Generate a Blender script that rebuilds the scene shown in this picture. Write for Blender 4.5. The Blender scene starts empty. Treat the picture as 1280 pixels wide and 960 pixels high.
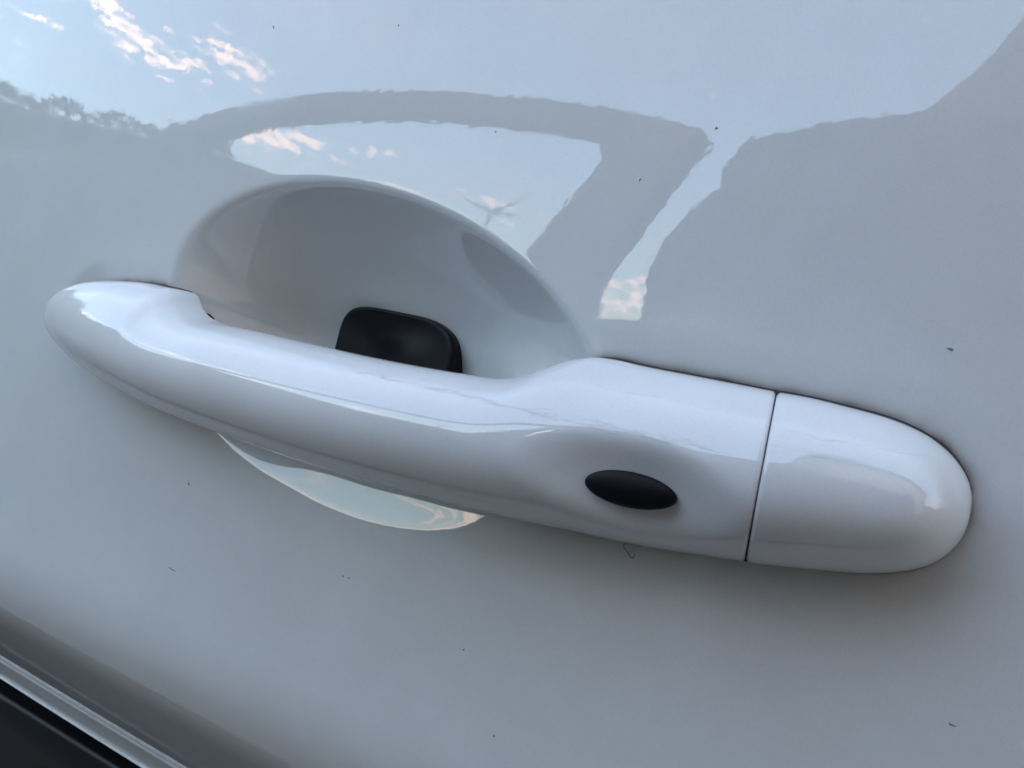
import bpy, bmesh, math, random
import numpy as np
from mathutils import Matrix, Vector

random.seed(7)
rng = np.random.default_rng(11)
SC = bpy.context.scene
COL = SC.collection
R = math.radians

# ------------------------------------------------------------------ frame of the door
# local door frame: u runs to the rear of the car, v up the panel, n out of the panel (all in mm)
TILT = R(6.0)          # the panel leans out at the top, below the shoulder line of the car
Z0 = 1.10               # height of the handle above the ground
DOOR = (Matrix.Translation((0, 0, Z0)) @ Matrix.Rotation(TILT, 4, 'X') @
        Matrix(((.001, 0, 0, 0), (0, 0, -.001, 0), (0, .001, 0, 0), (0, 0, 0, 1))))
DM = np.array(DOOR)


def W(p):
    """local mm (N,3) -> world metres"""
    p = np.asarray(p, float)
    return p @ DM[:3, :3].T + DM[:3, 3]


# ------------------------------------------------------------------ camera
cam = bpy.data.cameras.new('camera')
cam_o = bpy.data.objects.new('camera', cam)
COL.objects.link(cam_o)
ax_r = (DOOR.to_3x3() @ Vector((0.86947977, 0.19351059, -0.45448716))).normalized()
ax_u = (DOOR.to_3x3() @ Vector((-0.15590672, 0.98054937, 0.11923098))).normalized()
ax_b = (DOOR.to_3x3() @ Vector((0.46871956, -0.03281132, 0.88273744))).normalized()
CAM_L = np.array((108.70, -2.50, 137.32))
cl = Vector(W([CAM_L])[0])
cam_o.matrix_world = Matrix((
    (ax_r.x, ax_u.x, ax_b.x, cl.x), (ax_r.y, ax_u.y, ax_b.y, cl.y),
    (ax_r.z, ax_u.z, ax_b.z, cl.z), (0, 0, 0, 1)))
cam.sensor_width = 36
cam.lens = 27.0
cam.clip_start = 0.01
cam.clip_end = 2000
cam.dof.use_dof = True
cam.dof.focus_distance = 0.150
cam.dof.aperture_fstop = 90
SC.camera = cam_o

# ------------------------------------------------------------------ light: dusk sky, sun low behind the car
world = bpy.data.worlds.new('World')
SC.world = world
world.use_nodes = True
SUN_EL, SUN_ROT = R(9.0), R(15)      # sun_rotation: 0 = +Y, turning clockwise seen from above


CLOUD_LIT, CLOUD_GREY, HAZE = (8.0, 5.9, 4.9), (2.40, 2.46, 2.78), .32
# bearing, elevation, half widths (degrees), slope, strength
CLOUDS = [(-57.6, 16.4, 4.6, 1.3, -.26, .62), (-60.8, 18.2, 3.2, 1.1, -.45, .60), (-51.6, 16.9, 3.2, 1.4, -.24, .62),
          (-64.5, 16.1, 2.0, .60, -.1, .48), (-47.5, 12.3, 5.5, 1.2, .0, .60), (-38.0, 4.8, 5.0, 1.6, .0, .60), (-38.3, 8.6, 2.4, 1.5, .1, .66), (-31.0, 10.4, 4.4, .65, -.06, .46),
          (-29.3, 8.6, 2.0, .8, -.40, .42), (-40.0, 12.7, 3.4, .55, .0, .38), (-21.0, 4.6, 9.0, 2.2, .0, .50),
          (-75.0, 14.0, 8.0, 1.6, -.1, .48), (24.0, 9.0, 8.0, 1.4, .1, .48), (55.0, 12.0, 9.0, 1.6, .0, .48)]


def build_world():
    nt = world.node_tree
    N, L = nt.nodes, nt.links
    bg = N['Background']
    sky = N.new('ShaderNodeTexSky')
    sky.sky_type = 'NISHITA'
    sky.sun_disc = False
    sky.sun_elevation = SUN_EL
    sky.sun_rotation = SUN_ROT
    sky.air_density = 1.0
    sky.dust_density = 1.5
    sky.ozone_density = 2.0
    tc = N.new('ShaderNodeTexCoord')

    def M(op, a, b=None, c=None):
        n = N.new('ShaderNodeMath'); n.operation = op
        for i, x in enumerate((a, b, c)):
            if x is None: continue
            if isinstance(x, (int, float)): n.inputs[i].default_value = x
            else: L.new(x, n.inputs[i])
        return n.outputs[0]

    def ramp(x, lo, hi, to=1.0):
        n = N.new('ShaderNodeMapRange'); n.interpolation_type = 'SMOOTHSTEP'
        n.inputs['From Min'].default_value = lo; n.inputs['From Max'].default_value = hi
        n.inputs['To Max'].default_value = to
        L.new(x, n.inputs['Value']); return n.outputs[0]
    # evening clouds: torn streaks at a few bearings, broken up by noise in bearing and elevation
    sep = N.new('ShaderNodeSeparateXYZ'); L.new(tc.outputs['Generated'], sep.inputs[0])
    az = M('MULTIPLY', M('ARCTAN2', sep.outputs['X'], M('MULTIPLY', sep.outputs['Y'], -1.0)), 57.2958)
    el = M('MULTIPLY', M('ARCSINE', sep.outputs['Z']), 57.2958)
    cmb = N.new('ShaderNodeCombineXYZ')
    L.new(M('MULTIPLY', az, 0.10), cmb.inputs[0])
    L.new(M('MULTIPLY_ADD', el, 0.26, M('MULTIPLY', az, 0.05)), cmb.inputs[1])
    fine = N.new('ShaderNodeTexNoise'); fine.inputs['Scale'].default_value = 6.5
    fine.inputs['Detail'].default_value = 9; fine.inputs['Roughness'].default_value = 0.6
    fine.inputs['Distortion'].default_value = 0.4
    L.new(cmb.outputs[0], fine.inputs['Vector'])
    broad = N.new('ShaderNodeTexNoise'); broad.inputs['Scale'].default_value = 0.5
    broad.inputs['Detail'].default_value = 2
    L.new(cmb.outputs[0], broad.inputs['Vector'])
    boost = None
    for (a, e, wa, we, sl, amp) in CLOUDS:
        da = M('SUBTRACT', az, a)
        de = M('SUBTRACT', M('SUBTRACT', el, e), M('MULTIPLY', da, sl))
        q = M('ADD', M('POWER', M('ABSOLUTE', M('DIVIDE', da, wa)), 2.0), M('POWER', M('ABSOLUTE', M('DIVIDE', de, we)), 2.0))
        g = M('MULTIPLY', M('EXPONENT', M('MULTIPLY', q, -1.0)), amp)
        boost = g if boost is None else M('MAXIMUM', boost, g)
    field = M('ADD', M('MULTIPLY_ADD', fine.outputs['Fac'], 2.4, -.85), boost)
    cl1 = M('MULTIPLY', ramp(field, .70, 1.02), .85)
    veil = M('MULTIPLY', M('MULTIPLY', ramp(M('ADD', M('MULTIPLY', broad.outputs['Fac'], .6), M('MULTIPLY', fine.outputs['Fac'], .4)), .45, .68),
                           ramp(el, 75.0, 8.0)), .25)
    veil = M('ADD', veil, HAZE)
    mix0 = N.new('ShaderNodeMix'); mix0.data_type = 'RGBA'
    mix0.inputs[7].default_value = (CLOUD_GREY[0], CLOUD_GREY[1], CLOUD_GREY[2], 1)
    L.new(veil, mix0.inputs[0]); L.new(sky.outputs[0], mix0.inputs[6])
    mix = N.new('ShaderNodeMix'); mix.data_type = 'RGBA'
    mix.inputs[7].default_value = (CLOUD_LIT[0], CLOUD_LIT[1], CLOUD_LIT[2], 1)
    L.new(cl1, mix.inputs[0]); L.new(mix0.outputs[2], mix.inputs[6])
    L.new(mix.outputs[2], bg.inputs['Color'])
    bg.inputs['Strength'].default_value = 0.15


build_world()
sun = bpy.data.lights.new('sun', 'SUN')
sun.energy = 0.4
sun.angle = R(0.5)
sun.color = (1.0, 0.78, 0.58)
sun_o = bpy.data.objects.new('sun', sun)
COL.objects.link(sun_o)
sd = Vector((math.sin(SUN_ROT) * math.cos(SUN_EL), math.cos(SUN_ROT) * math.cos(SUN_EL), math.sin(SUN_EL)))
sun_o.rotation_euler = sd.to_track_quat('Z', 'Y').to_euler()
sun_o.location = (0, 3, 4)

SC.view_settings.view_transform = 'Standard'
SC.view_settings.look = 'None'
SC.view_settings.gamma = 1
SC.view_settings.exposure = 2.93
SC.view_settings.use_curve_mapping = False
SC.render.engine = 'CYCLES'
SC.cycles.use_denoising = True
SC.cycles.max_bounces = 8
SC.cycles.sample_clamp_indirect = 10


# ------------------------------------------------------------------ materials
def principled(name, base, rough=.5, **kw):
    m = bpy.data.materials.new(name)
    m.use_nodes = True
    b = m.node_tree.nodes['Principled BSDF']
    b.inputs['Base Color'].default_value = (*base, 1)
    b.inputs['Roughness'].default_value = rough
    for k, v in kw.items():
        b.inputs[k.replace('_', ' ')].default_value = v
    return m, m.node_tree, b


def paint_material(name, grime=True, scuffs=False, white=(.61, .63, .63)):
    """white car paint under a clear coat with a little orange peel, dust and road grime"""
    m, nt, b = principled(name, white, .42, Coat_Weight=1.0, Coat_Roughness=.015, Coat_IOR=1.6)
    b.inputs['Specular IOR Level'].default_value = 0.0
    N, L = nt.nodes, nt.links
    tc = N.new('ShaderNodeTexCoord')
    n1 = N.new('ShaderNodeTexNoise'); n1.inputs['Scale'].default_value = 420; n1.inputs['Detail'].default_value = 1
    L.new(tc.outputs['Object'], n1.inputs['Vector'])
    bp = N.new('ShaderNodeBump'); bp.inputs['Strength'].default_value = 1.0
    bp.inputs['Distance'].default_value = 0.000006
    L.new(n1.outputs['Fac'], bp.inputs['Height'])
    L.new(bp.outputs[0], b.inputs['Coat Normal'])
    # fine dust: uneven veil in the colour
    n2 = N.new('ShaderNodeTexNoise'); n2.inputs['Scale'].default_value = 38; n2.inputs['Detail'].default_value = 7
    n2.inputs['Roughness'].default_value = .7
    L.new(tc.outputs['Object'], n2.inputs['Vector'])
    r2 = N.new('ShaderNodeMapRange'); r2.inputs['From Min'].default_value = .35; r2.inputs['From Max'].default_value = .75
    r2.inputs['To Max'].default_value = .20
    L.new(n2.outputs['Fac'], r2.inputs['Value'])
    mx = N.new('ShaderNodeMix'); mx.data_type = 'RGBA'
    mx.inputs[6].default_value = (*white, 1)
    mx.inputs[7].default_value = (.43, .415, .39, 1)
    L.new(r2.outputs[0], mx.inputs[0])
    last = mx.outputs[2]
    # dried film: patches where the clear coat is a little dulled, and a fine dust sparkle
    n4 = N.new('ShaderNodeTexNoise'); n4.inputs['Scale'].default_value = 22; n4.inputs['Detail'].default_value = 8
    n4.inputs['Roughness'].default_value = .75
    L.new(tc.outputs['Object'], n4.inputs['Vector'])
    r4 = N.new('ShaderNodeMapRange'); r4.inputs['From Min'].default_value = .45; r4.inputs['From Max'].default_value = .8
    r4.inputs['To Min'].default_value = .012; r4.inputs['To Max'].default_value = .07
    L.new(n4.outputs['Fac'], r4.inputs['Value']); L.new(r4.outputs[0], b.inputs['Coat Roughness'])
    n5 = N.new('ShaderNodeTexNoise'); n5.inputs['Scale'].default_value = 2600; n5.inputs['Detail'].default_value = 2
    L.new(tc.outputs['Object'], n5.inputs['Vector'])
    r5 = N.new('ShaderNodeMapRange'); r5.inputs['To Min'].default_value = .93; r5.inputs['To Max'].default_value = 1.07
    L.new(n5.outputs['Fac'], r5.inputs['Value'])
    m5 = N.new('ShaderNodeMix'); m5.data_type = 'RGBA'; m5.blend_type = 'MULTIPLY'; m5.inputs[0].default_value = 1
    L.new(last, m5.inputs[6]); L.new(r5.outputs[0], m5.inputs[7])
    last = m5.outputs[2]
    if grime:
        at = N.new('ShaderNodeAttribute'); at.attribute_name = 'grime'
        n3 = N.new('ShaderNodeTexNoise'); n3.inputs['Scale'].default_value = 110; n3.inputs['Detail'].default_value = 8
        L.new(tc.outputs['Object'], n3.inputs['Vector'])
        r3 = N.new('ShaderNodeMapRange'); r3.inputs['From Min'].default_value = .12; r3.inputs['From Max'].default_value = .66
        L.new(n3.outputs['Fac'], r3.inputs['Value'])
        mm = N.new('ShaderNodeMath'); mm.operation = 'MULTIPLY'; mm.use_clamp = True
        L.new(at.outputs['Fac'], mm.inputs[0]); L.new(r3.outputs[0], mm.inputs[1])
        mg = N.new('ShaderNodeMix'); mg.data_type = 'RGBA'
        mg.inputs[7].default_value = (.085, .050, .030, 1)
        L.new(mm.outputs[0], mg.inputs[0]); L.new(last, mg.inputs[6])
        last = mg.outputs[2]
    if scuffs:
        # hair-thin scuffs left along the crest of the handle by rings and keys
        def M(op, a, b2=None, c=None, clamp=False):
            n = N.new('ShaderNodeMath'); n.operation = op; n.use_clamp = clamp
            for i, x in enumerate((a, b2, c)):
                if x is None: continue
                if isinstance(x, (int, float)): n.inputs[i].default_value = x
                else: L.new(x, n.inputs[i])
            return n.outputs[0]
        au = N.new('ShaderNodeAttribute'); au.attribute_name = 'along'
        av = N.new('ShaderNodeAttribute'); av.attribute_name = 'across'
        cx = N.new('ShaderNodeCombineXYZ'); L.new(au.outputs['Fac'], cx.inputs[0])
        L.new(M('MULTIPLY', av.outputs['Fac'], 6.0), cx.inputs[1])
        wob = N.new('ShaderNodeTexNoise'); wob.inputs['Scale'].default_value = .16; wob.inputs['Detail'].default_value = 4
        L.new(cx.outputs[0], wob.inputs['Vector'])
        brk = N.new('ShaderNodeTexNoise'); brk.inputs['Scale'].default_value = .13; brk.inputs['Detail'].default_value = 10; brk.inputs['Roughness'].default_value = .7
        L.new(cx.outputs[0], brk.inputs['Vector'])
        total = None
        for (v0, sl, u0, u1, wid, amp) in SCUFFS:
            line = M('ADD', M('MULTIPLY_ADD', au.outputs['Fac'], sl, v0), M('MULTIPLY_ADD', wob.outputs['Fac'], 2.4, -1.2))
            d = M('DIVIDE', M('SUBTRACT', av.outputs['Fac'], line), wid)
            g = M('EXPONENT', M('MULTIPLY', M('MULTIPLY', d, d), -1.0))
            e = M('MULTIPLY', M('MULTIPLY', M('SUBTRACT', au.outputs['Fac'], u0), .15, clamp=True), M('MULTIPLY', M('SUBTRACT', u1, au.outputs['Fac']), .15, clamp=True))
            g = M('MULTIPLY', M('MULTIPLY', g, e), amp)
            total = g if total is None else M('MAXIMUM', total, g)
        rb = N.new('ShaderNodeMapRange'); rb.inputs['From Min'].default_value = .40; rb.inputs['From Max'].default_value = .62
        L.new(brk.outputs['Fac'], rb.inputs['Value'])
        fac = M('MULTIPLY', total, rb.outputs[0], clamp=True)
        ms = N.new('ShaderNodeMix'); ms.data_type = 'RGBA'
        ms.inputs[7].default_value = (.16, .155, .15, 1)
        L.new(fac, ms.inputs[0]); L.new(last, ms.inputs[6])
        last = ms.outputs[2]
    L.new(last, b.inputs['Base Color'])
    return m


# v at u=0, slope, from u, to u, half width (mm), strength
SCUFFS = [(-.6, -.030, 8, 48, .30, .40), (-1.6, -.012, 40, 86, .22, .55), (-2.5, -.004, 52, 80, .12, .5), (-1.0, -.014, 44, 84, .10, .4),
          (-.9, .006, 88, 106, .45, .30), (2.2, .0, 90, 112, .12, .2), (1.6, -.02, -10, 30, .10, .25), (4.5, -.01, 58, 84, .08, .25)]


M_paint = paint_material('door_paint')
M_handle = paint_material('handle_paint', False, True, (.69, .705, .705))
M_rubber, nt_, b_ = principled('black_rubber', (.005, .0055, .007), .33, Specular_IOR_Level=.16)
n_ = nt_.nodes.new('ShaderNodeTexNoise'); n_.inputs['Scale'].default_value = 500
bp_ = nt_.nodes.new('ShaderNodeBump'); bp_.inputs['Strength'].default_value = .25; bp_.inputs['Distance'].default_value = .0002
nt_.links.new(n_.outputs['Fac'], bp_.inputs['Height']); nt_.links.new(bp_.outputs[0], b_.inputs['Normal'])
M_gasket, _, _ = principled('gasket_rubber', (.010, .008, .007), .7)
M_plastic, _, _ = principled('sill_plastic', (.007, .0075, .0085), .4, Specular_IOR_Level=.3)


# ------------------------------------------------------------------ object helpers
def tag(o, label=None, cat=None, group=None, kind=None):
    if label: o['label'] = label
    if cat: o['category'] = cat
    if group: o['group'] = group
    if kind: o['kind'] = kind
    return o


def empty(name, world_loc):
    o = bpy.data.objects.new(name, None)
    o.empty_display_size = .05
    o.location = world_loc
    COL.objects.link(o)
    return o


def mesh_obj(name, verts, faces, mat, parent=None, normals=None, attrs=None, smooth=True, local=True):
    """verts in door-local mm (or world metres with local=False)"""
    me = bpy.data.meshes.new(name)
    vw = W(verts) if local else np.asarray(verts, float)
    me.from_pydata(vw.tolist(), [], [tuple(int(i) for i in f) for f in faces])
    if smooth:
        me.polygons.foreach_set('use_smooth', np.ones(len(me.polygons), bool))
    for k, arr in (attrs or {}).items():
        a = me.attributes.new(k, 'FLOAT', 'POINT')
        a.data.foreach_set('value', np.asarray(arr, np.float32))
    me.update()
    if normals is not None:
        nn = np.asarray(normals, float) @ (DM[:3, :3] * 1000).T
        nn /= np.linalg.norm(nn, axis=1, keepdims=True)
        me.normals_split_custom_set_from_vertices(nn.tolist())
    me.materials.append(mat)
    o = bpy.data.objects.new(name, me)
    COL.objects.link(o)
    if parent is not None:
        o.parent = parent
        if parent.type == 'EMPTY':           # mesh parents keep their vertices in world place
            o.matrix_parent_inverse = parent.matrix_basis.inverted()
    return o


def spline(t, knots, vals):
    """natural cubic spline"""
    x = np.asarray(knots, float); y = np.asarray(vals, float); n = len(x)
    h = np.diff(x)
    A = np.zeros((n, n)); b = np.zeros(n)
    A[0, 0] = A[-1, -1] = 1
    for i in range(1, n - 1):
        A[i, i - 1] = h[i - 1]; A[i, i] = 2 * (h[i - 1] + h[i]); A[i, i + 1] = h[i]
        b[i] = 3 * ((y[i + 1] - y[i]) / h[i] - (y[i] - y[i - 1]) / h[i - 1])
    c = np.linalg.solve(A, b)
    t = np.clip(np.asarray(t, float), x[0], x[-1])
    k = np.clip(np.searchsorted(x, t, side='right') - 1, 0, n - 2)
    d = (c[k + 1] - c[k]) / (3 * h[k]); bb = (y[k + 1] - y[k]) / h[k] - h[k] * (2 * c[k] + c[k + 1]) / 3
    s = t - x[k]
    return y[k] + bb * s + c[k] * s * s + d * s ** 3


def sstep(a, b, x):
    t = np.clip((np.asarray(x, float) - a) / (b - a), 0, 1)
    return t * t * (3 - 2 * t)


# ------------------------------------------------------------------ handle outline tables (mm)
# u, v top edge, v bottom edge, n of the back edge, n of the outer crest
GRIP = np.array([
    (-113.4, -0.3, -0.5, 0.0, 0.3),
    (-112.0,  4.2, -4.5, -.5, 6.5),
    (-107.0,  8.0, -8.3, -.5, 10.8),
    ( -98.0, 10.6, -12.0, -.5, 14.6),
    ( -87.0, 11.7, -15.3, -.5, 17.4),
    ( -76.0, 12.1, -17.6, -.5, 19.2),
    ( -67.0, 11.7, -19.0, -.3, 20.4),
    ( -60.3, 10.8, -19.7, .6, 21.1),
    ( -57.8,  9.3, -19.9, 1.3, 21.4),
    ( -55.6,  7.7, -20.1, 1.9, 21.6),
    ( -53.0,  6.4, -20.25, 2.5, 21.9),
    ( -48.0,  4.95, -20.6, 3.4, 22.3),
    ( -36.0,  4.2, -21.2, 5.0, 23.0),
    ( -18.0,  3.6, -22.0, 6.0, 23.6),
    (   0.0,  2.9, -22.7, 6.2, 23.8),
    (  18.0,  2.6, -22.9, 6.0, 23.8),
    (  30.0,  2.7, -22.9, 5.2, 23.7),
    (  38.0,  3.2, -22.9, 4.2, 23.6),
    (  44.0,  5.2, -22.9, 2.6, 23.5),
    (  49.5,  8.6, -22.8, .8, 23.4),
    (  54.0, 10.3, -22.6, -.3, 23.3),
    (  61.0, 10.3, -22.3, -.5, 23.2),
    (  72.0,  9.8, -21.6, -.5, 22.9),
    (  85.85,  9.25, -20.0, -.5, 22.2)])
CAP = np.array([
    (  87.5,  9.2, -19.9, -.5, 22.1),
    (  92.0,  9.1, -19.3, -.5, 21.7),
    (  98.0,  8.6, -18.4, -.5, 20.9),
    ( 104.0,  7.9, -17.3, -.5, 19.4),
    ( 110.0,  6.2, -15.4, -.5, 17.2),
    ( 114.5,  3.2, -12.5, -.5, 12.8),
    ( 116.8,  0.0, -9.0, -.5, 8.0),
    ( 117.6, -3.6, -5.4, -.2, 0.3)])


def loft_rows(tab, ns):
    d = np.r_[0, np.cumsum(np.sqrt(np.sum((np.diff(tab, axis=0) * np.array([1, 1, 1, .6, .8])) ** 2, axis=1)))]
    s = np.linspace(0, d[-1], ns)
    return np.stack([spline(s, d, tab[:, k]) for k in range(5)], 1)


def footprint():
    g = loft_rows(GRIP, 200); c = loft_rows(CAP, 100)
    t = np.r_[g[:, [0, 1]], c[:, [0, 1]]]; b = np.r_[g[:, [0, 2]], c[:, [0, 2]]]
    return t, b


def solid_outline():
    """outline of the handle without the finger notch (what the panel is sealed against)"""
    t, b = footprint()
    us = np.linspace(-113.2, 117.6, 500)
    tt = np.interp(us, t[:, 0], t[:, 1]); bb = np.interp(us, b[:, 0], b[:, 1])
    return us, tt, bb


# ------------------------------------------------------------------ door panel
REC_C, REC_A, REC_B, REC_ANG = (-8.2, 4.5), 66.3, 36.3, R(-11.9)


def rec_r(u, v):
    du, dv = u - REC_C[0], v - REC_C[1]
    a = du * math.cos(REC_ANG) + dv * math.sin(REC_ANG)
    b = -du * math.sin(REC_ANG) + dv * math.cos(REC_ANG)
    return np.sqrt((a / REC_A) ** 2 + (b / REC_B) ** 2), a, b


def rec_depth(u, v):
    r, a, b = rec_r(u, v)
    D = 27.0
    ang = np.arctan2(b / REC_B, a / REC_A)
    rc = np.clip(r, 0, 1.6)
    steep = D * (1 - rc ** 2.5)
    t = np.clip((.80 - rc) / .68, 0, 1)
    gentle = D * (.54 * (1 - rc) - .54 * (1 - rc) ** 2 + 1.0 * t ** 3 * (t * (6 * t - 15) + 10))
    g = sstep(-.25, .75, np.cos(ang - R(-48)))       # gentle ramp at the bottom and the rear, steep wall at the top and the front
    raw = steep * (1 - g) + gentle * g
    # the pocket is deepest behind the front of the grip
    raw = raw + 15.0 * np.exp(-((u + 44) / 21) ** 2 - ((v - 3) / 17) ** 2) * np.clip(1 - rc ** 2, 0, 1)
    k = .45 + .40 * np.clip(np.cos(ang - R(150)), 0, 1) + .40 * np.clip(np.cos(ang - R(-75)), 0, 1)
    return -k * np.logaddexp(0, raw / k)


HU, HT, HB = solid_outline()


def handle_dist(u, v):
    """rough signed distance (mm) from the outline of the handle, negative inside"""
    P = np.r_[np.stack([HU, HT], 1), np.stack([HU, HB], 1)[::-1]]
    P = P[::4]
    Q = np.roll(P, -1, axis=0)
    sh = np.shape(u)
    x = np.stack([np.ravel(u), np.ravel(v)], 1)
    out = np.full(len(x), 1e9)
    for p, q in zip(P, Q):
        e = q - p; L2 = e @ e + 1e-12
        t = np.clip(((x - p) @ e) / L2, 0, 1)
        d = np.hypot(*(x - p - t[:, None] * e).T)
        out = np.minimum(out, d)
    tt = np.interp(x[:, 0], HU, HT, left=-99, right=-99); bb = np.interp(x[:, 0], HU, HB, left=99, right=99)
    ins = (x[:, 1] < tt) & (x[:, 1] > bb)
    out[ins] *= -1
    return out.reshape(sh)


TUCK_END = -144.5


def panel_profile():
    """v and n of the pressing from the shoulder to the folded bottom edge"""
    v = [520.]; 
    v = np.r_[np.geomspace(1, 8, 40)[::-1]]
    vs = list(np.linspace(560, 130, 60)) + list(np.linspace(128, 66, 46)) + list(np.arange(65, -46, -.8)) + \
        list(np.linspace(-46.5, TUCK_END, 120))
    vs = np.array(vs)
    phi = vs / 4000.
    phi = np.clip(phi, -.2, .10)
    phi = phi - R(43.5) * sstep(-67, -106, vs)
    # integrate dn/dv = -tan(phi) from v = 0
    o = np.argsort(vs)
    vv, pp = vs[o], -np.tan(phi[o])
    nn = np.r_[0, np.cumsum((pp[1:] + pp[:-1]) / 2 * np.diff(vv))]
    nn -= np.interp(0, vv, nn)
    n = np.interp(vs, vv, nn)
    # hem flange: crease, narrow upright face, rolled edge
    v0, n0 = vs[-1], n[-1]
    fl = [(v0 - .25, n0 - .45), (v0 - .5, n0 - .60), (v0 - .9, n0 - .55), (v0 - 1.3, n0 - .65), (v0 - 3, n0 - 2.0), (v0 - 7, n0 - 5.0), (v0 - 11.5, n0 - 8.0),
          (v0 - 12.1, n0 - 8.3), (v0 - 12.4, n0 - 8.2)]
    for k in range(0, 8):                 # hem bead that catches the sky
        a = R(35) + k / 7 * R(150)
        fl.append((v0 - 12.85 + .4 * math.cos(a), n0 - 8.3 + .4 * math.sin(a)))
    fl += [(v0 - 13.3, n0 - 11), (v0 - 13.2, n0 - 25)]
    fv = np.array(fl)
    return np.r_[vs, fv[:, 0]], np.r_[n, fv[:, 1]]


def build_panel(parent):
    pv, pn = panel_profile()
    us = np.r_[-131 - np.geomspace(1, 1370, 60)[::-1], np.arange(-131, 131, .8), 131 + np.geomspace(1, 1270, 60)]
    U, V = np.meshgrid(us, pv)
    Nn = np.repeat(pn[:, None], len(us), 1) - np.where(np.abs(U) < 1e5, U * U / (2 * 9000.), 0)
    r, _, _ = rec_r(U, V)
    near = (np.abs(U) < 145) & (V > -55) & (V < 60)
    dep = np.where(r < 1.6, rec_depth(U, V), 0)
    hd = np.full(U.shape, 99.)
    hd[near] = handle_dist(U[near], V[near])
    # shallow pressed seat round the feet of the handle
    wt = sstep(-96, -108, U)
    seat = -(1 - sstep(.5, 8.0, hd)) * sstep(.98, 1.10, r) * (.45 * sstep(-6, 3, V) * (1 - wt) + 1.3 * wt * sstep(-12, -2, V))
    Nn = Nn + dep + seat
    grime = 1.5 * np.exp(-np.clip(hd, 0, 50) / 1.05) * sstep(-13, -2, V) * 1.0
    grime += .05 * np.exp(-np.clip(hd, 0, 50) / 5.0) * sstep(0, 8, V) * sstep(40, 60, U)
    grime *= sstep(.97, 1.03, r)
    nr, nc = U.shape
    verts = np.stack([U, V, Nn], 2)
    # analytic-like normals by differences on the full sheet
    du = np.gradient(verts, axis=1); dv = np.gradient(verts, axis=0)
    nm = np.cross(dv, du)
    nm *= np.sign(nm[..., 2:3] + 1e-9) * 1.0
    nm /= np.linalg.norm(nm, axis=2, keepdims=True)
    # below the crease the sheet turns under: keep true orientation there
    k = len(pv) - 20
    nm2 = np.cross(dv, du)[k:]; s = -1 if np.mean(np.cross(dv, du)[:k, :, 2]) < 0 else 1
    nm[k:] = s * nm2 / np.linalg.norm(nm2, axis=2, keepdims=True)
    idx = np.arange(nr * nc).reshape(nr, nc)
    q = np.stack([idx[:-1, :-1], idx[1:, :-1], idx[1:, 1:], idx[:-1, 1:]], 2).reshape(-1, 4)
    rc = (r[:-1, :-1] + r[1:, 1:]).reshape(-1) / 2
    inside = rc < 1.0
    vf, nf, gf = verts.reshape(-1, 3), nm.reshape(-1, 3), grime.reshape(-1)
    for name, sel in (('panel', ~inside), ('finger_recess', inside)):
        f = q[sel]
        used, inv = np.unique(f, return_inverse=True)
        o = mesh_obj(name, vf[used], inv.reshape(-1, 4), M_paint, parent, nf[used], {'grime': gf[used]})


# ------------------------------------------------------------------ handle
# v of the crest of the handle: one smooth line from tip to tail, whatever the notch above it does
CREST_U = (-113.4, -107, -98, -87, -76, -60, -36, 0, 40, 70, 86, 104, 112, 117.6)
CREST_V = (-.4, -.9, -2.0, -3.5, -4.9, -6.6, -8.3, -9.4, -9.1, -7.6, -6.3, -5.4, -4.9, -4.5)


def section(row, nth, p=2.12):
    u, vt, vb, nb, no = row
    th = np.linspace(0, math.pi, nth)
    c, s = np.cos(th), np.sin(th)
    vc = float(spline([u], CREST_U, CREST_V)[0])
    w = vt - vb
    vc = min(max(vc, vb + .25 * w), vt - .25 * w)
    v = vc + np.where(c > 0, vt - vc, vc - vb) * np.sign(c) * np.abs(c) ** (2 / p)
    n0 = nb - .15 * nb * sstep(.25 * math.pi, math.pi, th)      # the underside runs on nearer to the door
    n = n0 + (no - n0) * np.abs(s) ** (2 / p)
    return np.stack([np.full(nth, u), v, n], 1)


def dimple(u, v):
    """depth of the scoop round the touch button"""
    du, dv = (u - 72.5), (v + 11.8)
    a = du * math.cos(R(-4)) + dv * math.sin(R(-4)); b = -du * math.sin(R(-4)) + dv * math.cos(R(-4))
    a = np.where(a < 0, a / 23.0, a / 13.5); b = np.where(b > 0, b / 9.6, b / 8.5)
    r = np.sqrt(a * a + b * b)
    return 3.1 * (1 - sstep(.22, 1.0, r))


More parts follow.
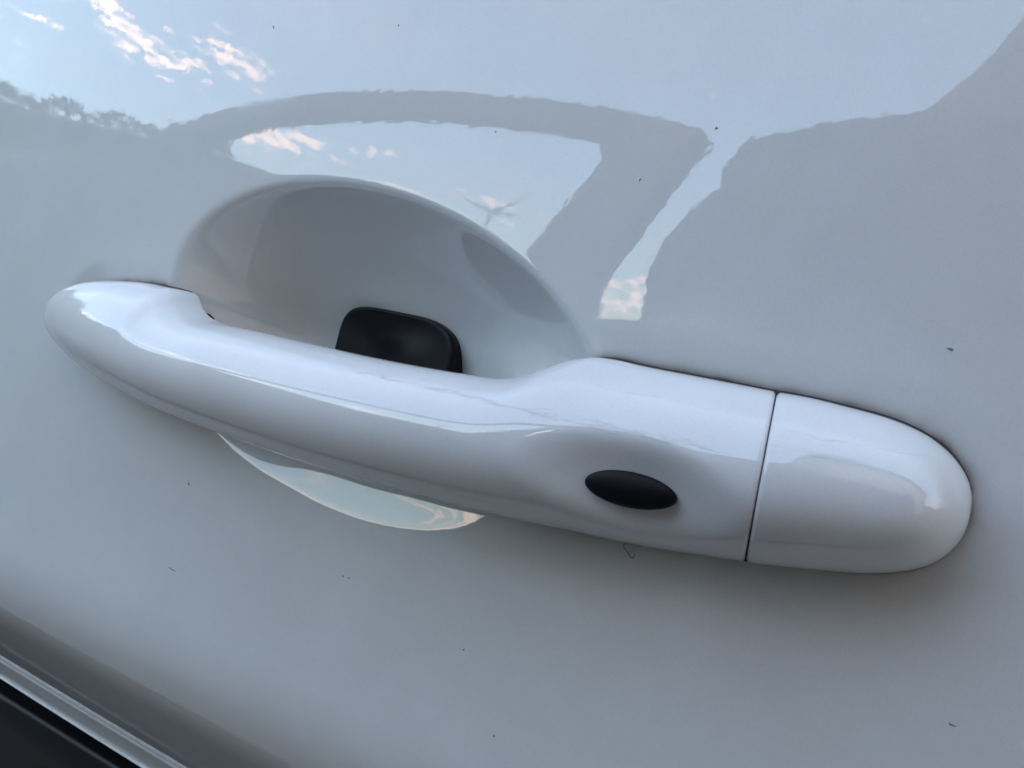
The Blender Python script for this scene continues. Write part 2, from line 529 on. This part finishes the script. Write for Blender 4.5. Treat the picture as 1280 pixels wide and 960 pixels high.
def loft(name, tab, ns, nth, parent, lean, round_start, round_end, do_dimple):
    rows = loft_rows(tab, ns)
    sec = np.array([section(r, nth) for r in rows])          # ns, nth, 3
    if do_dimple:
        du = np.gradient(sec, axis=0); dv = np.gradient(sec, axis=1)
        nm = np.cross(du, dv); nm /= np.linalg.norm(nm, axis=2, keepdims=True) + 1e-9
        nm *= np.sign(nm[..., 2:3] + 1e-9)
        d = dimple(sec[..., 0], sec[..., 1]) * (sec[..., 2] > 10)
        sec = sec - np.array([0., 0, 1]) * d[..., None] * .8 - nm * d[..., None] * .2
    # cut ends lean with the seam and have a small rolled edge
    mid = np.stack([rows[:, 0], (rows[:, 1] + rows[:, 2]) / 2, (rows[:, 3] + rows[:, 4]) / 2], 1)

    def roll(sec, rows, end):
        e = rows[-1 if end else 0, 0]
        extra = []
        rr = .75
        base = sec[-1 if end else 0]
        m = np.array([e, (rows[-1 if end else 0, 1] + rows[-1 if end else 0, 2]) / 2, 8.])
        dirn = base - m; dirn[:, 0] = 0
        ln = np.linalg.norm(dirn, axis=1, keepdims=True)
        for k in range(1, 7):
            a = k / 6 * math.pi / 2
            x = base - dirn / ln * rr * (1 - math.cos(a))
            x = x.copy(); x[:, 0] += (1 if end else -1) * rr * math.sin(a)
            extra.append(x)
        for f in (.8, .4, .02):
            x = m + (extra[5] - m) * f; x[:, 0] = extra[5][:, 0]
            extra.append(x)
        return np.array(extra)
    if round_end:
        sec[..., 0] += lean * sec[..., 2] * sstep(rows[-1, 0] - 14, rows[-1, 0], rows[:, 0])[:, None]
        ex = roll(sec, rows, True); sec = np.r_[sec, ex]
    if round_start:
        sec[..., 0] += lean * sec[..., 2] * sstep(rows[0, 0] + 14, rows[0, 0], rows[:, 0])[:, None]
        ex = roll(sec, rows, False); sec = np.r_[ex[::-1], sec]
    # close the back with a strip of its own
    nb = 6
    tt = np.linspace(0, 1, nb + 2)[1:-1]
    back = sec[:, -1:, :] * (1 - tt)[None, :, None] + sec[:, :1, :] * tt[None, :, None]
    ring = np.concatenate([sec, back], 1)
    a, b = ring.shape[:2]
    idx = np.arange(a * b).reshape(a, b)
    jn = np.roll(idx, -1, axis=1)
    q = np.stack([idx[:-1], jn[:-1], jn[1:], idx[1:]], 2).reshape(-1, 4)
    faces = [tuple(x) for x in q]
    faces.append(tuple(idx[0][::-1])); faces.append(tuple(idx[-1]))
    flat = ring.reshape(-1, 3)
    o = mesh_obj(name, flat, faces, M_handle, parent, attrs={'along': flat[:, 0], 'across': flat[:, 1]})
    # outward faces
    bm = bmesh.new(); bm.from_mesh(o.data)
    bmesh.ops.recalc_face_normals(bm, faces=bm.faces); bm.to_mesh(o.data); bm.free()
    o.data.set_sharp_from_angle(angle=R(50))
    return o


def build_gasket(parent):
    """black seal between the feet and the sheet metal"""
    for (a, b) in ((-114.0, -68.0), (53.0, 117.2)):
        vs, fs = [], []
        us = a + (b - a) * (1 - np.cos(np.linspace(0, 1, 80) * math.pi)) / 2
        t = np.interp(us, np.r_[-114.2, HU[1:-1], 117.8], np.r_[0, HT[1:-1] + .38, -4.0])
        bo = np.interp(us, np.r_[-114.2, HU[1:-1], 117.8], np.r_[-.6, HB[1:-1] - .2, -5.0])
        for i, u in enumerate(us):
            k = len(vs)
            vs += [(u, t[i], -4), (u, t[i], .25), (u, t[i] - .5, .5), (u, bo[i] + .3, .5), (u, bo[i], .2), (u, bo[i], -4)]
            if i:
                for j in range(6):
                    j2 = (j + 1) % 6
                    fs.append((k - 6 + j, k - 6 + j2, k + j2, k + j))
        fs.append(tuple(range(len(vs) - 6, len(vs))))
        fs.append((5, 4, 3, 2, 1, 0))
        mesh_obj('gasket', vs, fs, M_gasket, parent, smooth=False)


def build_button(parent, n0):
    """oval rubber touch button sunk in the scoop"""
    a, b, hgt = 7.5, 2.85, 1.3
    ang = R(1.5)
    nr, na = 14, 72
    vs, fs = [], []
    prof = [(1 - math.cos(k / nr * math.pi / 2), math.sin(k / nr * math.pi / 2)) for k in range(nr + 1)]
    rings = [(math.sin(k / nr * math.pi / 2), math.cos(k / nr * math.pi / 2) * hgt) for k in range(1, nr + 1)] + [(1.0, -2.5)]
    slope_u, slope_v = n0[1], n0[2]
    for (r, h) in rings:
        for j in range(na):
            t = 2 * math.pi * j / na
            # pointed oval
            x = a * r * math.cos(t); y = b * r * math.sin(t) * (1 - .04 * math.cos(t) ** 4)
            X = x * math.cos(ang) - y * math.sin(ang); Y = x * math.sin(ang) + y * math.cos(ang)
            vs.append((70.6 + X, -11.3 + Y, n0[0] + h + slope_u * X + slope_v * Y))
    top = len(vs); vs.append((70.6, -11.3, n0[0] + hgt))
    for j in range(na):
        fs.append((top, j, (j + 1) % na))
    for k in range(len(rings) - 1):
        for j in range(na):
            j2 = (j + 1) % na
            fs.append((k * na + j, (k + 1) * na + j, (k + 1) * na + j2, k * na + j2))
    return mesh_obj('touch_button', vs, fs, M_rubber, parent)


def build_plate(parent):
    """black rubber buffer standing on the floor of the recess"""
    # outline seen behind the grip, in door mm, at the front face
    c = (-14.2, 4.3); hw, hh = 20.6, 12.6
    pts = []
    na = 96
    for j in range(na):
        t = 2 * math.pi * j / na
        ct, st = math.cos(t), math.sin(t)
        x = hw * math.copysign(abs(ct) ** .43, ct); y = hh * math.copysign(abs(st) ** .43, st)
        y += -.055 * x; 
        if y > 0: y -= max(0, x - 6) ** 2 * .010
        x += .06 * y
        pts.append((x, y))
    prof = [(1.0, -8), (1.0, .9), (.995, 1.4), (.98, 1.8), (.955, 2.0), (.925, 2.05), (.89, 1.8), (.5, 1.6), (.02, 1.6)]
    vs, fs = [], []
    for (s, h) in prof:
        for (x, y) in pts:
            u, v = c[0] + x * s, c[1] + y * s
            base = -26.0 + .09 * x
            vs.append((u, v, base + h))
    for k in range(len(prof) - 1):
        for j in range(na):
            j2 = (j + 1) % na
            fs.append((k * na + j, (k + 1) * na + j, (k + 1) * na + j2, k * na + j2))
    fs.append(tuple((len(prof) - 1) * na + j for j in range(na)))
    o = mesh_obj('rubber_buffer', vs, fs, M_rubber, parent)
    bm = bmesh.new(); bm.from_mesh(o.data)
    bmesh.ops.recalc_face_normals(bm, faces=bm.faces)
    for f in bm.faces: pass
    bm.to_mesh(o.data); bm.free()
    return o


door = empty('car_door', W([(0, -118, -18)])[0])
tag(door, 'white glossy car door with the pull handle and its hollow pressed in the panel', 'car door')
build_panel(door)
grip = loft('door_handle', GRIP, 420, 128, door, .15, False, True, True)
cap = loft('lock_cap', CAP, 200, 128, grip, .15, True, False, False)
build_gasket(grip)
build_button(grip, (19.9, -.05, .10))
build_plate(door)


def build_black_block(parent):
    """small black block under the grip by the front wall of the recess"""
    pts = [(-70, -2), (-70, 6.9), (-65.0, 7.2), (-63.9, 6.2), (-63.6, -2)]
    vs = [(u, v, n) for n in (-16, .6) for u, v in pts]
    m = len(pts)
    fs = [tuple(range(m)), tuple(range(m, 2 * m))[::-1]] + [(j, m + j, m + (j + 1) % m, (j + 1) % m) for j in range(m)]
    mesh_obj('black_block', vs, fs, M_gasket, parent, smooth=False)


build_black_block(grip)


# ------------------------------------------------------------------ sill below the door
def build_sill():
    root = empty('side_sill', W([(0, -140, -30)])[0])
    tag(root, 'dark sill strip with a pale upper edge below the gap under the door', 'car sill')
    pv, pn = panel_profile()
    v0, n0 = pv[-1] - 5.2, pn[-3] - 1
    prof = [(v0 - .0, n0 - 30), (v0, n0 - 4)]
    for k in range(0, 9):
        a = k / 8 * math.pi / 2
        prof.append((v0 - 2.2 * (1 - math.cos(a)), n0 - 2.2 + 2.2 * math.sin(a)))
    prof += [(v0 - 8, n0 + .0), (v0 - 14, n0 - 2), (v0 - 40, n0 - 20), (v0 - 160, n0 - 60), (v0 - 820, n0 - 90)]
    us = np.linspace(-1500, 1400, 60)
    vs = [(u, v, n) for (v, n) in prof for u in us]
    fs = []
    m = len(us)
    for k in range(len(prof) - 1):
        for j in range(m - 1):
            fs.append((k * m + j, (k + 1) * m + j, (k + 1) * m + j + 1, k * m + j + 1))
    mesh_obj('sill_panel', vs, fs, M_plastic, root)
    # black sheet put in as the darkness behind the gap
    vs = [(-1500, v0 + 30, n0 - 32), (1400, v0 + 30, n0 - 32), (1400, v0 - 20, n0 - 32), (-1500, v0 - 20, n0 - 32)]
    vs += [(a, b, c - 3) for a, b, c in vs]
    mesh_obj('dark_gap_sheet', vs, [(0, 3, 2, 1), (4, 5, 6, 7), (0, 1, 5, 4), (2, 3, 7, 6), (1, 2, 6, 5), (3, 0, 4, 7)], M_gasket, root, smooth=False)


build_sill()

# ------------------------------------------------------------------ ground
M_ground, ntg, bg_ = principled('asphalt', (.07, .07, .072), .85)
ng = ntg.nodes.new('ShaderNodeTexNoise'); ng.inputs['Scale'].default_value = 60
rg = ntg.nodes.new('ShaderNodeMapRange'); rg.inputs['To Min'].default_value = .7; rg.inputs['To Max'].default_value = 1.3
ntg.links.new(ng.outputs['Fac'], rg.inputs['Value'])
mg = ntg.nodes.new('ShaderNodeMix'); mg.data_type = 'RGBA'; mg.blend_type = 'MULTIPLY'; mg.inputs[0].default_value = 1
mg.inputs[6].default_value = (.07, .07, .072, 1)
ntg.links.new(rg.outputs[0], mg.inputs[7]); ntg.links.new(mg.outputs[2], bg_.inputs['Base Color'])
g = mesh_obj('ground', [(-800, -800, 0), (800, -800, 0), (800, 800, 0), (-800, 800, 0)], [(0, 1, 2, 3)], M_ground, None, local=False, smooth=False)
tag(g, kind='structure')


# ------------------------------------------------------------------ what stands round the car and shows only as a reflection in its paint, and an unseen light blocker
M_dark, _, _ = principled('dark_car_paint', (.020, .022, .025), .5)
M_tyre, _, _ = principled('tyre_rubber', (.012, .012, .012), .8)
M_rim, _, _ = principled('wheel_metal', (.12, .12, .12), .4)
M_leaf, ntl, bl = principled('foliage', (.045, .055, .030), .8)
M_bark, _, _ = principled('bark', (.05, .04, .03), .9)
M_cloth, _, _ = principled('dark_jacket', (.022, .023, .028), .85)
M_skin, _, _ = principled('skin', (.32, .20, .14), .55)
M_hair, _, _ = principled('hair', (.02, .015, .012), .6)
M_phone, _, _ = principled('phone_shell', (.02, .02, .022), .35)


def strip_solid(name, outer, inner, y0, y1, mat, parent):
    """bar between two polylines in x-z, with real thickness from y0 to y1"""
    m = len(outer)
    vs = []
    for (ox, oz), (ix, iz) in zip(outer, inner):
        vs += [(ox, y0, oz), (ix, y0, iz), (ix, y1, iz), (ox, y1, oz)]
    fs = []
    for k in range(m - 1):
        for j in range(4):
            j2 = (j + 1) % 4
            fs.append((k * 4 + j, k * 4 + j2, k * 4 + 4 + j2, k * 4 + 4 + j))
    fs.append((3, 2, 1, 0)); fs.append(tuple((m - 1) * 4 + j for j in range(4)))
    return mesh_obj(name, vs, fs, mat, parent, local=False, smooth=False)


def smooth_line(pts, k=6):
    p = np.array(pts, float)
    p[:, 1] += .18 * sstep(.5, .9, p[:, 1])
    d = np.r_[0, np.cumsum(np.hypot(*np.diff(p, axis=0).T))]
    s = np.linspace(0, d[-1], (len(p) - 1) * k + 1)
    return np.stack([spline(s, d, p[:, 0]), spline(s, d, p[:, 1])], 1)


def build_neighbour():
    root = empty('parked_car', (-2.2, -2.3, 0))
    tag(root, 'dark parked car with a curved roof rail, mirrored above the hollow in the white paint', 'car')
    outer = [(-3.02, 1.16), (-2.74, 1.41), (-2.45, 1.475), (-2.185, 1.545), (-1.986, 1.578), (-1.764, 1.602), (-1.594, 1.614),
             (-1.433, 1.616), (-1.226, 1.610), (-1.010, 1.594), (-.813, 1.574), (-.632, 1.547), (-.506, 1.522)]
    inner = [(-2.90, 1.14), (-2.66, 1.37), (-2.40, 1.425), (-2.160, 1.485), (-1.970, 1.527), (-1.760, 1.550), (-1.590, 1.556),
             (-1.433, 1.558), (-1.226, 1.552), (-1.020, 1.535), (-.860, 1.517), (-.715, 1.496), (-.655, 1.478)]
    strip_solid('roof_rail', smooth_line(outer), smooth_line(inner), -1.55, -1.66, M_dark, root)
    o2 = [(-.506, 1.522), (-.391, 1.497), (-.434, 1.438), (-.486, 1.349), (-.538, 1.248), (-.588, 1.174), (-.613, 1.111), (-.623, .88)]
    i2 = [(-.655, 1.478), (-.634, 1.455), (-.629, 1.42), (-.676, 1.335), (-.732, 1.256), (-.768, 1.202), (-.790, 1.172), (-.82, .88)]
    strip_solid('rear_pillar', [(x, z + .18) for x, z in o2], [(x, z + .18) for x, z in i2], -1.55, -1.68, M_dark, root)
    strip_solid('door_pillar', [(-2.30, 1.68), (-2.42, 1.48)], [(-2.16, 1.68), (-2.14, 1.48)], -1.56, -1.64, M_dark, root)
    top = [(-4.75, .62), (-4.70, .95), (-4.5, 1.25), (-3.9, 1.45), (-3.05, 1.46), (-2.6, 1.44), (-2.2, 1.44), (-1.92, 1.40), (-1.62, 1.24),  # front end raised where unseen, to block light from the left
           (-1.42, 1.02), (-1.10, .92), (-.78, .90), (-.66, .89), (-.60, .86), (-.57, .70), (-.60, .45)]
    tl = smooth_line(top, 3)
    vs, fs = [], []
    m = 11
    for (x, z) in tl:
        e = min(1, (x + 4.8) / .35, (-.52 - x) / .12 + .2)
        e = max(.15, e); b = .10 * (1 - e)
        zb = .27
        h = z - zb
        sec = [(-1.64 - b, z), (-1.555 - b, z - .05 * h), (-1.53 - b, z - .25 * h), (-1.50 - b, z - .5 * h), (-1.53 - b, z - .8 * h), (-1.60 - b, zb),
               (-3.0 + b, zb), (-3.1 + b, z - .8 * h), (-3.12 + b, z - .5 * h), (-3.08 + b, z - .2 * h), (-2.98 + b, min(z, 1.0))]
        vs += [(x, y, zz) for y, zz in sec]
    for k in range(len(tl) - 1):
        for j in range(m):
            j2 = (j + 1) % m
            fs.append((k * m + j, k * m + j2, k * m + m + j2, k * m + m + j))
    fs.append(tuple(range(m))[::-1]); fs.append(tuple((len(tl) - 1) * m + j for j in range(m)))
    mesh_obj('body', vs, fs, M_dark, root, local=False)
    for wx in (-3.62, -1.18):
        w = None
        for nm, rad, y0, y1, mat in (('wheel', .34, -1.49, -1.70, M_tyre), ('rim', .21, -1.482, -1.52, M_rim)):
            vs, fs = [], []
            na = 40
            pr = [(rad - .05, y0), (rad - .012, y0 - .004), (rad, y0 - .02), (rad, y1), (.02, y1), (.02, y0 - .01)]
            for (rr, y) in pr:
                vs += [(wx + rr * math.cos(2 * math.pi * j / na), y, .34 + rr * math.sin(2 * math.pi * j / na)) for j in range(na)]
            for k in range(len(pr)):
                k2 = (k + 1) % len(pr)
                for j in range(na):
                    j2 = (j + 1) % na
                    fs.append((k * na + j, k * na + j2, k2 * na + j2, k2 * na + j))
            w = mesh_obj(nm, vs, fs, mat, root if w is None else w, local=False)


build_neighbour()


def build_treeline():
    """far wood on the rise behind the parked car: one mass of leaf clumps"""
    vs, fs = [], []

    def clump(x, y, z, s):
        k = len(vs)
        d = rng.normal(size=(3, 3)); d /= np.linalg.norm(d, axis=1, keepdims=True)
        p = np.array((x, y, z))
        for j in range(3):
            vs.append(tuple(p + d[j] * s))
        fs.append((k, k + 1, k + 2))
    for i in range(26000):
        az = R(rng.uniform(-100, 75))
        deg = math.degrees(az)
        dist = rng.uniform(34, 42)
        el = 12.9 + 10 * float(sstep(-72, -80, deg)) + .25 * math.sin(deg * 1.7) + .15 * math.sin(deg * 4.1 + 1) if deg < -51 else \
            (12.9 - 9.5 * float(sstep(-52, -46, deg)) + .5 * math.sin(deg * 1.3))  # extra height at the far left is added, unseen, to block a sky glint
        hmax = dist * math.tan(R(el))
        z = hmax * (1 - .30 * rng.uniform(0, 1) ** 1.6)
        clump(math.sin(az) * dist, -math.cos(az) * dist, z, rng.uniform(.10, .34))
    o = mesh_obj('far_wood', vs, fs, M_leaf, None, local=False, smooth=False)
    tag(o, kind='stuff')
    # the rise they stand on
    az = np.radians(np.linspace(-110, 85, 120))
    vs, fs = [], []
    for a in az:
        deg = math.degrees(a)
        el = 12.6 + 10 * float(sstep(-72, -80, deg)) if deg < -51 else 12.6 - 9.5 * float(sstep(-52, -46, deg))  # same added rise at the far left, shutting out sky
        for dist, f in ((30, 0), (36, .86), (39, .955), (60, .6), (90, 0)):
            vs.append((math.sin(a) * dist, -math.cos(a) * dist, f * 39 * math.tan(R(el)) - .05))
    for k in range(len(az) - 1):
        for j in range(4):
            fs.append((k * 5 + j, k * 5 + 5 + j, k * 5 + 6 + j, k * 5 + 1 + j))
    tag(mesh_obj('hill', vs, fs, M_leaf, None, local=False), kind='structure')


build_treeline()


def skin_mesh(name, joints, bones, root, levels=2):
    me = bpy.data.meshes.new(name)
    keys = list(joints)
    me.from_pydata([joints[k][0] for k in keys], [(keys.index(a), keys.index(b)) for a, b in bones], [])
    o = bpy.data.objects.new(name, me)
    COL.objects.link(o)
    md = o.modifiers.new('skin', 'SKIN'); md.use_smooth_shade = True
    sv = me.skin_vertices[0].data
    for i, k in enumerate(keys):
        r = joints[k][1]
        sv[i].radius = r if isinstance(r, tuple) else (r, r)
        sv[i].use_root = (k == root)
    sb = o.modifiers.new('sub', 'SUBSURF'); sb.levels = sb.render_levels = levels
    dg = bpy.context.evaluated_depsgraph_get()
    new = bpy.data.meshes.new_from_object(o.evaluated_get(dg))
    o.modifiers.clear()
    o.data = new
    new.name = name
    bpy.data.meshes.remove(me)
    return o


def build_person():
    J = {
        'pelvis': ((.20, -.86, .84), (.20, .13)), 'waist': ((.18, -.84, .98), (.28, .16)), 'chest': ((.17, -.73, 1.20), (.30, .16)),
        'collar': ((.15, -.69, 1.300), (.12, .08)), 'neck': ((.20, -.68, 1.40), .095), 'chin': ((.235, -.65, 1.47), (.080, .082)),
        'brow': ((.24, -.64, 1.54), (.078, .09)), 'crown': ((.24, -.65, 1.62), (.05, .06)),
        'sl': ((-.03, -.68, 1.325), .055), 'el': ((-.062, -.55, 1.205), .062), 'wl': ((.005, -.24, 1.115), .027), 'hl': ((.040, -.185, 1.105), .03),
        'sr': ((.36, -.68, 1.29), .066), 'er': ((.47, -.50, 1.14), .050), 'wr': ((.33, -.24, 1.11), .027), 'hr': ((.285, -.19, 1.105), .03),
        'pl': ((.11, -.86, .80), .098), 'kl': ((.09, -.84, .47), .065), 'al': ((.08, -.92, .10), .042), 'tl': ((.06, -.74, .045), .038),
        'pr': ((.29, -.86, .80), .098), 'kr': ((.32, -.84, .47), .065), 'ar': ((.33, -.92, .10), .042), 'tr': ((.35, -.74, .045), .038)}
    B = [('pelvis', 'waist'), ('waist', 'chest'), ('chest', 'collar'), ('collar', 'neck'), ('neck', 'chin'), ('chin', 'brow'), ('brow', 'crown'),
         ('collar', 'sl'), ('sl', 'el'), ('el', 'wl'), ('wl', 'hl'), ('collar', 'sr'), ('sr', 'er'), ('er', 'wr'), ('wr', 'hr'),
         ('pelvis', 'pl'), ('pl', 'kl'), ('kl', 'al'), ('al', 'tl'), ('pelvis', 'pr'), ('pr', 'kr'), ('kr', 'ar'), ('ar', 'tr')]
    o = skin_mesh('person', J, B, 'pelvis')
    tag(o, 'standing photographer in a dark jacket, mirrored as a grey shape right of the hollow', 'person')
    o.data.materials.clear(); o.data.materials.append(M_cloth); o.data.materials.append(M_skin)
    for p in o.data.polygons:
        c = p.center
        if c.z > 1.385 or (c.y > -.235 and c.z > .8):
            p.material_index = 1
    # jacket: a bulky shell over the trunk
    vs, fs = [], []
    na = 36
    secs = [(.80, .17, .21, .15), (.92, .17, .235, .155), (1.05, .16, .25, .16), (1.18, .15, .255, .155), (1.28, .14, .25, .13), (1.34, .135, .245, .105),
            (1.372, .135, .228, .085), (1.388, .14, .17, .065), (1.40, .175, .09, .055)]
    for (z, cx_, rx, ry) in secs:
        vs += [(cx_ + rx * math.cos(2 * math.pi * j / na), -.71 + ry * math.sin(2 * math.pi * j / na), z) for j in range(na)]
    for k in range(len(secs) - 1):
        for j in range(na):
            j2 = (j + 1) % na
            fs.append((k * na + j, k * na + j2, k * na + na + j2, k * na + na + j))
    fs.append(tuple(range(na))[::-1]); fs.append(tuple((len(secs) - 1) * na + j for j in range(na)))
    mesh_obj('jacket', vs, fs, M_cloth, o, local=False)
    # hair cap
    vs, fs = [], []
    na, nr = 24, 10
    for k in range(nr + 1):
        t = k / nr * R(100)
        for j in range(na):
            a = 2 * math.pi * j / na
            vs.append((.24 + .090 * math.sin(t) * math.cos(a), -.665 + .102 * math.sin(t) * math.sin(a), 1.55 + .105 * math.cos(t)))
    for k in range(nr):
        for j in range(na):
            j2 = (j + 1) % na
            fs.append((k * na + j, (k + 1) * na + j, (k + 1) * na + j2, k * na + j2))
    mesh_obj('hair', vs, fs, M_hair, o, local=False)


build_person()


def build_phone():
    """phone the picture is taken with: the lens sits in its upper corner"""
    w, h, t, r = .147, .072, .008, .012
    cx, cy = .055, -.018      # centre of the phone seen from the lens
    pts = []
    for (sx, sy, a0) in ((1, 1, 0), (-1, 1, 90), (-1, -1, 180), (1, -1, 270)):
        for k in range(7):
            a = R(a0 + 15 * k)
            pts.append((sx * (w / 2 - r) + r * math.cos(a), sy * (h / 2 - r) + r * math.sin(a)))
    n = len(pts)
    vs = []
    for (ins, d) in ((.0015, .004), (0, .0055), (0, .0105), (.0015, .012)):
        for (x, y) in pts:
            f = 1 - ins / (w / 2)
            vs.append(tuple(cl + ax_r * (cx + x * f) + ax_u * (cy + y * f) + ax_b * d))
    fs = [tuple(range(n)), tuple(range(3 * n, 4 * n))[::-1]]
    for k in range(3):
        for j in range(n):
            j2 = (j + 1) % n
            fs.append((k * n + j, (k + 1) * n + j, (k + 1) * n + j2, k * n + j2))
    o = mesh_obj('phone', vs, fs, M_phone, None, local=False, smooth=False)
    tag(o, 'dark phone held sideways by the mirrored photographer', 'phone')


build_phone()


def build_blocker():
    """unseen garage added on the right to cut sky light"""
    root = empty('blocker', (4.6, -4.2, 0))  # building out of view, put here to darken the right side
    tag(root, 'unseen garage with a tiled roof beside the dark parked car', 'blocker')
    M_wall, _, _ = principled('blocker_wall', (.22, .20, .18), .9)
    M_roof, _, _ = principled('blocker_roof', (.11, .07, .055), .85)
    M_door, _, _ = principled('blocker_door_paint', (.22, .22, .22), .6)
    x0, x1, y0, y1, h, hr = .85, 8.0, -6.5, -1.9, 3.2, 4.6
    ym = (y0 + y1) / 2
    vs = [(x0, y0, 0), (x1, y0, 0), (x1, y1, 0), (x0, y1, 0), (x0, y0, h), (x1, y0, h), (x1, y1, h), (x0, y1, h), (x0, ym, hr), (x1, ym, hr)]
    fs = [(0, 1, 5, 4), (2, 3, 7, 6), (3, 0, 4, 8, 7), (1, 2, 6, 9, 5), (0, 3, 2, 1)]
    mesh_obj('wall', vs, fs, M_wall, root, local=False, smooth=False)
    vs, fs = [], []
    for sgn, ye in ((1, y1 + .35), (-1, y0 - .35)):
        k = len(vs)
        ze = h - .35 * (hr - h) / (y1 - ym)
        for dz in (.02, .16):
            vs += [(x0 - .3, ym, hr + dz), (x1 + .3, ym, hr + dz), (x1 + .3, ye, ze + dz), (x0 - .3, ye, ze + dz)]
        fs += [(k, k + 1, k + 2, k + 3), (k + 7, k + 6, k + 5, k + 4), (k, k + 4, k + 5, k + 1), (k + 1, k + 5, k + 6, k + 2), (k + 2, k + 6, k + 7, k + 3), (k + 3, k + 7, k + 4, k)]
    mesh_obj('roof', vs, fs, M_roof, root, local=False, smooth=False)
    vs = [(2.4, y1 + .03, .02), (5.0, y1 + .03, .02), (5.0, y1 + .03, 2.2), (2.4, y1 + .03, 2.2)]
    vs += [(x, y - .06, z) for x, y, z in vs]
    mesh_obj('blocker_door', vs, [(0, 1, 2, 3), (7, 6, 5, 4), (0, 4, 5, 1), (1, 5, 6, 2), (2, 6, 7, 3), (3, 7, 4, 0)], M_door, root, local=False, smooth=False)


build_blocker()


def build_specks():
    """flecks of dirt stuck to the paint, a curled fibre under the handle"""
    vs, fs = [], []

    def fleck(u, v, n, a, b, ang):
        k = len(vs)
        m = 9
        for ring, h in ((1.0, .02), (.6, .12)):
            for j in range(m):
                t = 2 * math.pi * j / m
                w = 1 + .35 * math.sin(3 * t + u)
                x, y = a * ring * w * math.cos(t), b * ring * w * math.sin(t)
                vs.append((u + x * math.cos(ang) - y * math.sin(ang), v + x * math.sin(ang) + y * math.cos(ang), n + h))
        for j in range(m):
            j2 = (j + 1) % m
            fs.append((k + j, k + j2, k + m + j2, k + m + j))
        fs.append(tuple(k + m + j for j in range(m)))
    us = [(-54.8, 83.8, .6, .22, -60), (-13.1, 81.5, .3, .18, 90), (111.2, 20.3, .5, .2, -15), (-49.8, -36.8, .6, .22, -30), (120.1, -36.2, .55, .14, -8),
          (-49.6, -58.7, 1.5, .15, -8), (54.4, 45.9, .35, .14, 80), (3.6, -45.7, .25, .2, 0), (5.2, -45.6, .2, .2, 0), (36.5, -51.5, .22, .2, 0),
          (46.5, -65.2, .22, .2, 0), (67.3, 56.3, .3, .2, 45), (19.8, 55.4, .2, .18, 0), ]
    for i in range(4):
        us.append((rng.uniform(-110, 125), rng.uniform(-70, 80), rng.uniform(.10, .2), rng.uniform(.08, .15), rng.uniform(0, 180)))
    pv, pn = panel_profile()
    o_ = np.argsort(pv)
    for (u, v, a, b, an) in us:
        r, _, _ = rec_r(np.array(u), np.array(v))
        if float(r) < 1.05 or float(handle_dist(np.array([u]), np.array([v]))[0]) < 3: continue
        fleck(u, v, float(np.interp(v, pv[o_], pn[o_])) - u * u / 18000., a, b, R(an))
    M_dirt, _, _ = principled('dirt', (.17, .16, .155), .8)
    o = mesh_obj('dirt_speck', vs, fs, M_dirt, door, smooth=False)
    tag(o, kind='stuff')
    # fibre: a bent hair loop
    path = [(65.6, -22.3), (65.2, -22.9), (65.7, -23.5), (66.4, -24.3), (67.0, -24.7), (67.5, -24.4), (67.4, -23.9)]
    vs, fs = [], []
    p = np.array(path); d = np.r_[0, np.cumsum(np.hypot(*np.diff(p, axis=0).T))]
    t = np.linspace(0, d[-1], 40)
    P = np.stack([spline(t, d, p[:, 0]), spline(t, d, p[:, 1]), .15 + .35 * np.sin(t * 1.3) ** 2], 1)
    for i in range(len(P)):
        tg = P[min(i + 1, len(P) - 1)] - P[max(i - 1, 0)]; tg /= np.linalg.norm(tg)
        s1 = np.cross(tg, (0, 0, 1)); s1 /= np.linalg.norm(s1); s2 = np.cross(tg, s1)
        for j in range(6):
            a = 2 * math.pi * j / 6
            vs.append(tuple(P[i] + .085 * (s1 * math.cos(a) + s2 * math.sin(a))))
        if i:
            k = len(vs) - 12
            for j in range(6):
                j2 = (j + 1) % 6
                fs.append((k + j, k + j2, k + 6 + j2, k + 6 + j))
    fs += [(5, 4, 3, 2, 1, 0), tuple(len(vs) - 6 + j for j in range(6))]
    f = mesh_obj('fibre', vs, fs, M_dirt, None)
    tag(f, 'tiny curled dark fibre stuck to the white panel just below the oval button', 'fibre')


build_specks()


def build_sapling():
    """thin bare sapling seen through the mirrored car window"""
    root_p = Vector((-7.35, -12.0, 0))
    nodes = [((0, 0, 0), .07), ((.05, 0, 1.6), .05), ((-.02, 0, 3.0), .035), ((.10, 0, 3.55), .028),
             ((-.35, .1, 3.75), .016), ((-.75, .1, 4.0), .007), ((.42, -.1, 3.72), .016), ((.75, -.1, 3.95), .012), ((.95, -.1, 4.0), .006),
             ((.50, .1, 3.50), .010), ((.85, .1, 3.45), .005)]
    br = [(0, 1), (1, 2), (2, 3), (3, 4), (4, 5), (3, 6), (6, 7), (7, 8), (3, 9), (9, 10)]
    vs, fs = [], []
    for a, b in br:
        (pa, ra), (pb, rb_) = nodes[a], nodes[b]
        pa = root_p + Vector(pa); pb = root_p + Vector(pb)
        tg = (pb - pa).normalized(); s1 = tg.orthogonal().normalized(); s2 = tg.cross(s1)
        k = len(vs)
        for (q, rr) in ((pa, ra), (pb, rb_)):
            for j in range(7):
                t = 2 * math.pi * j / 7
                vs.append(tuple(q + s1 * (rr * math.cos(t)) + s2 * (rr * math.sin(t))))
        for j in range(7):
            j2 = (j + 1) % 7
            fs.append((k + j, k + j2, k + 7 + j2, k + 7 + j))
    o = mesh_obj('bare_sapling', vs, fs, M_bark, None, local=False)
    tag(o, 'thin bare sapling mirrored inside the car window in the paint above the hollow', 'tree')


build_sapling()
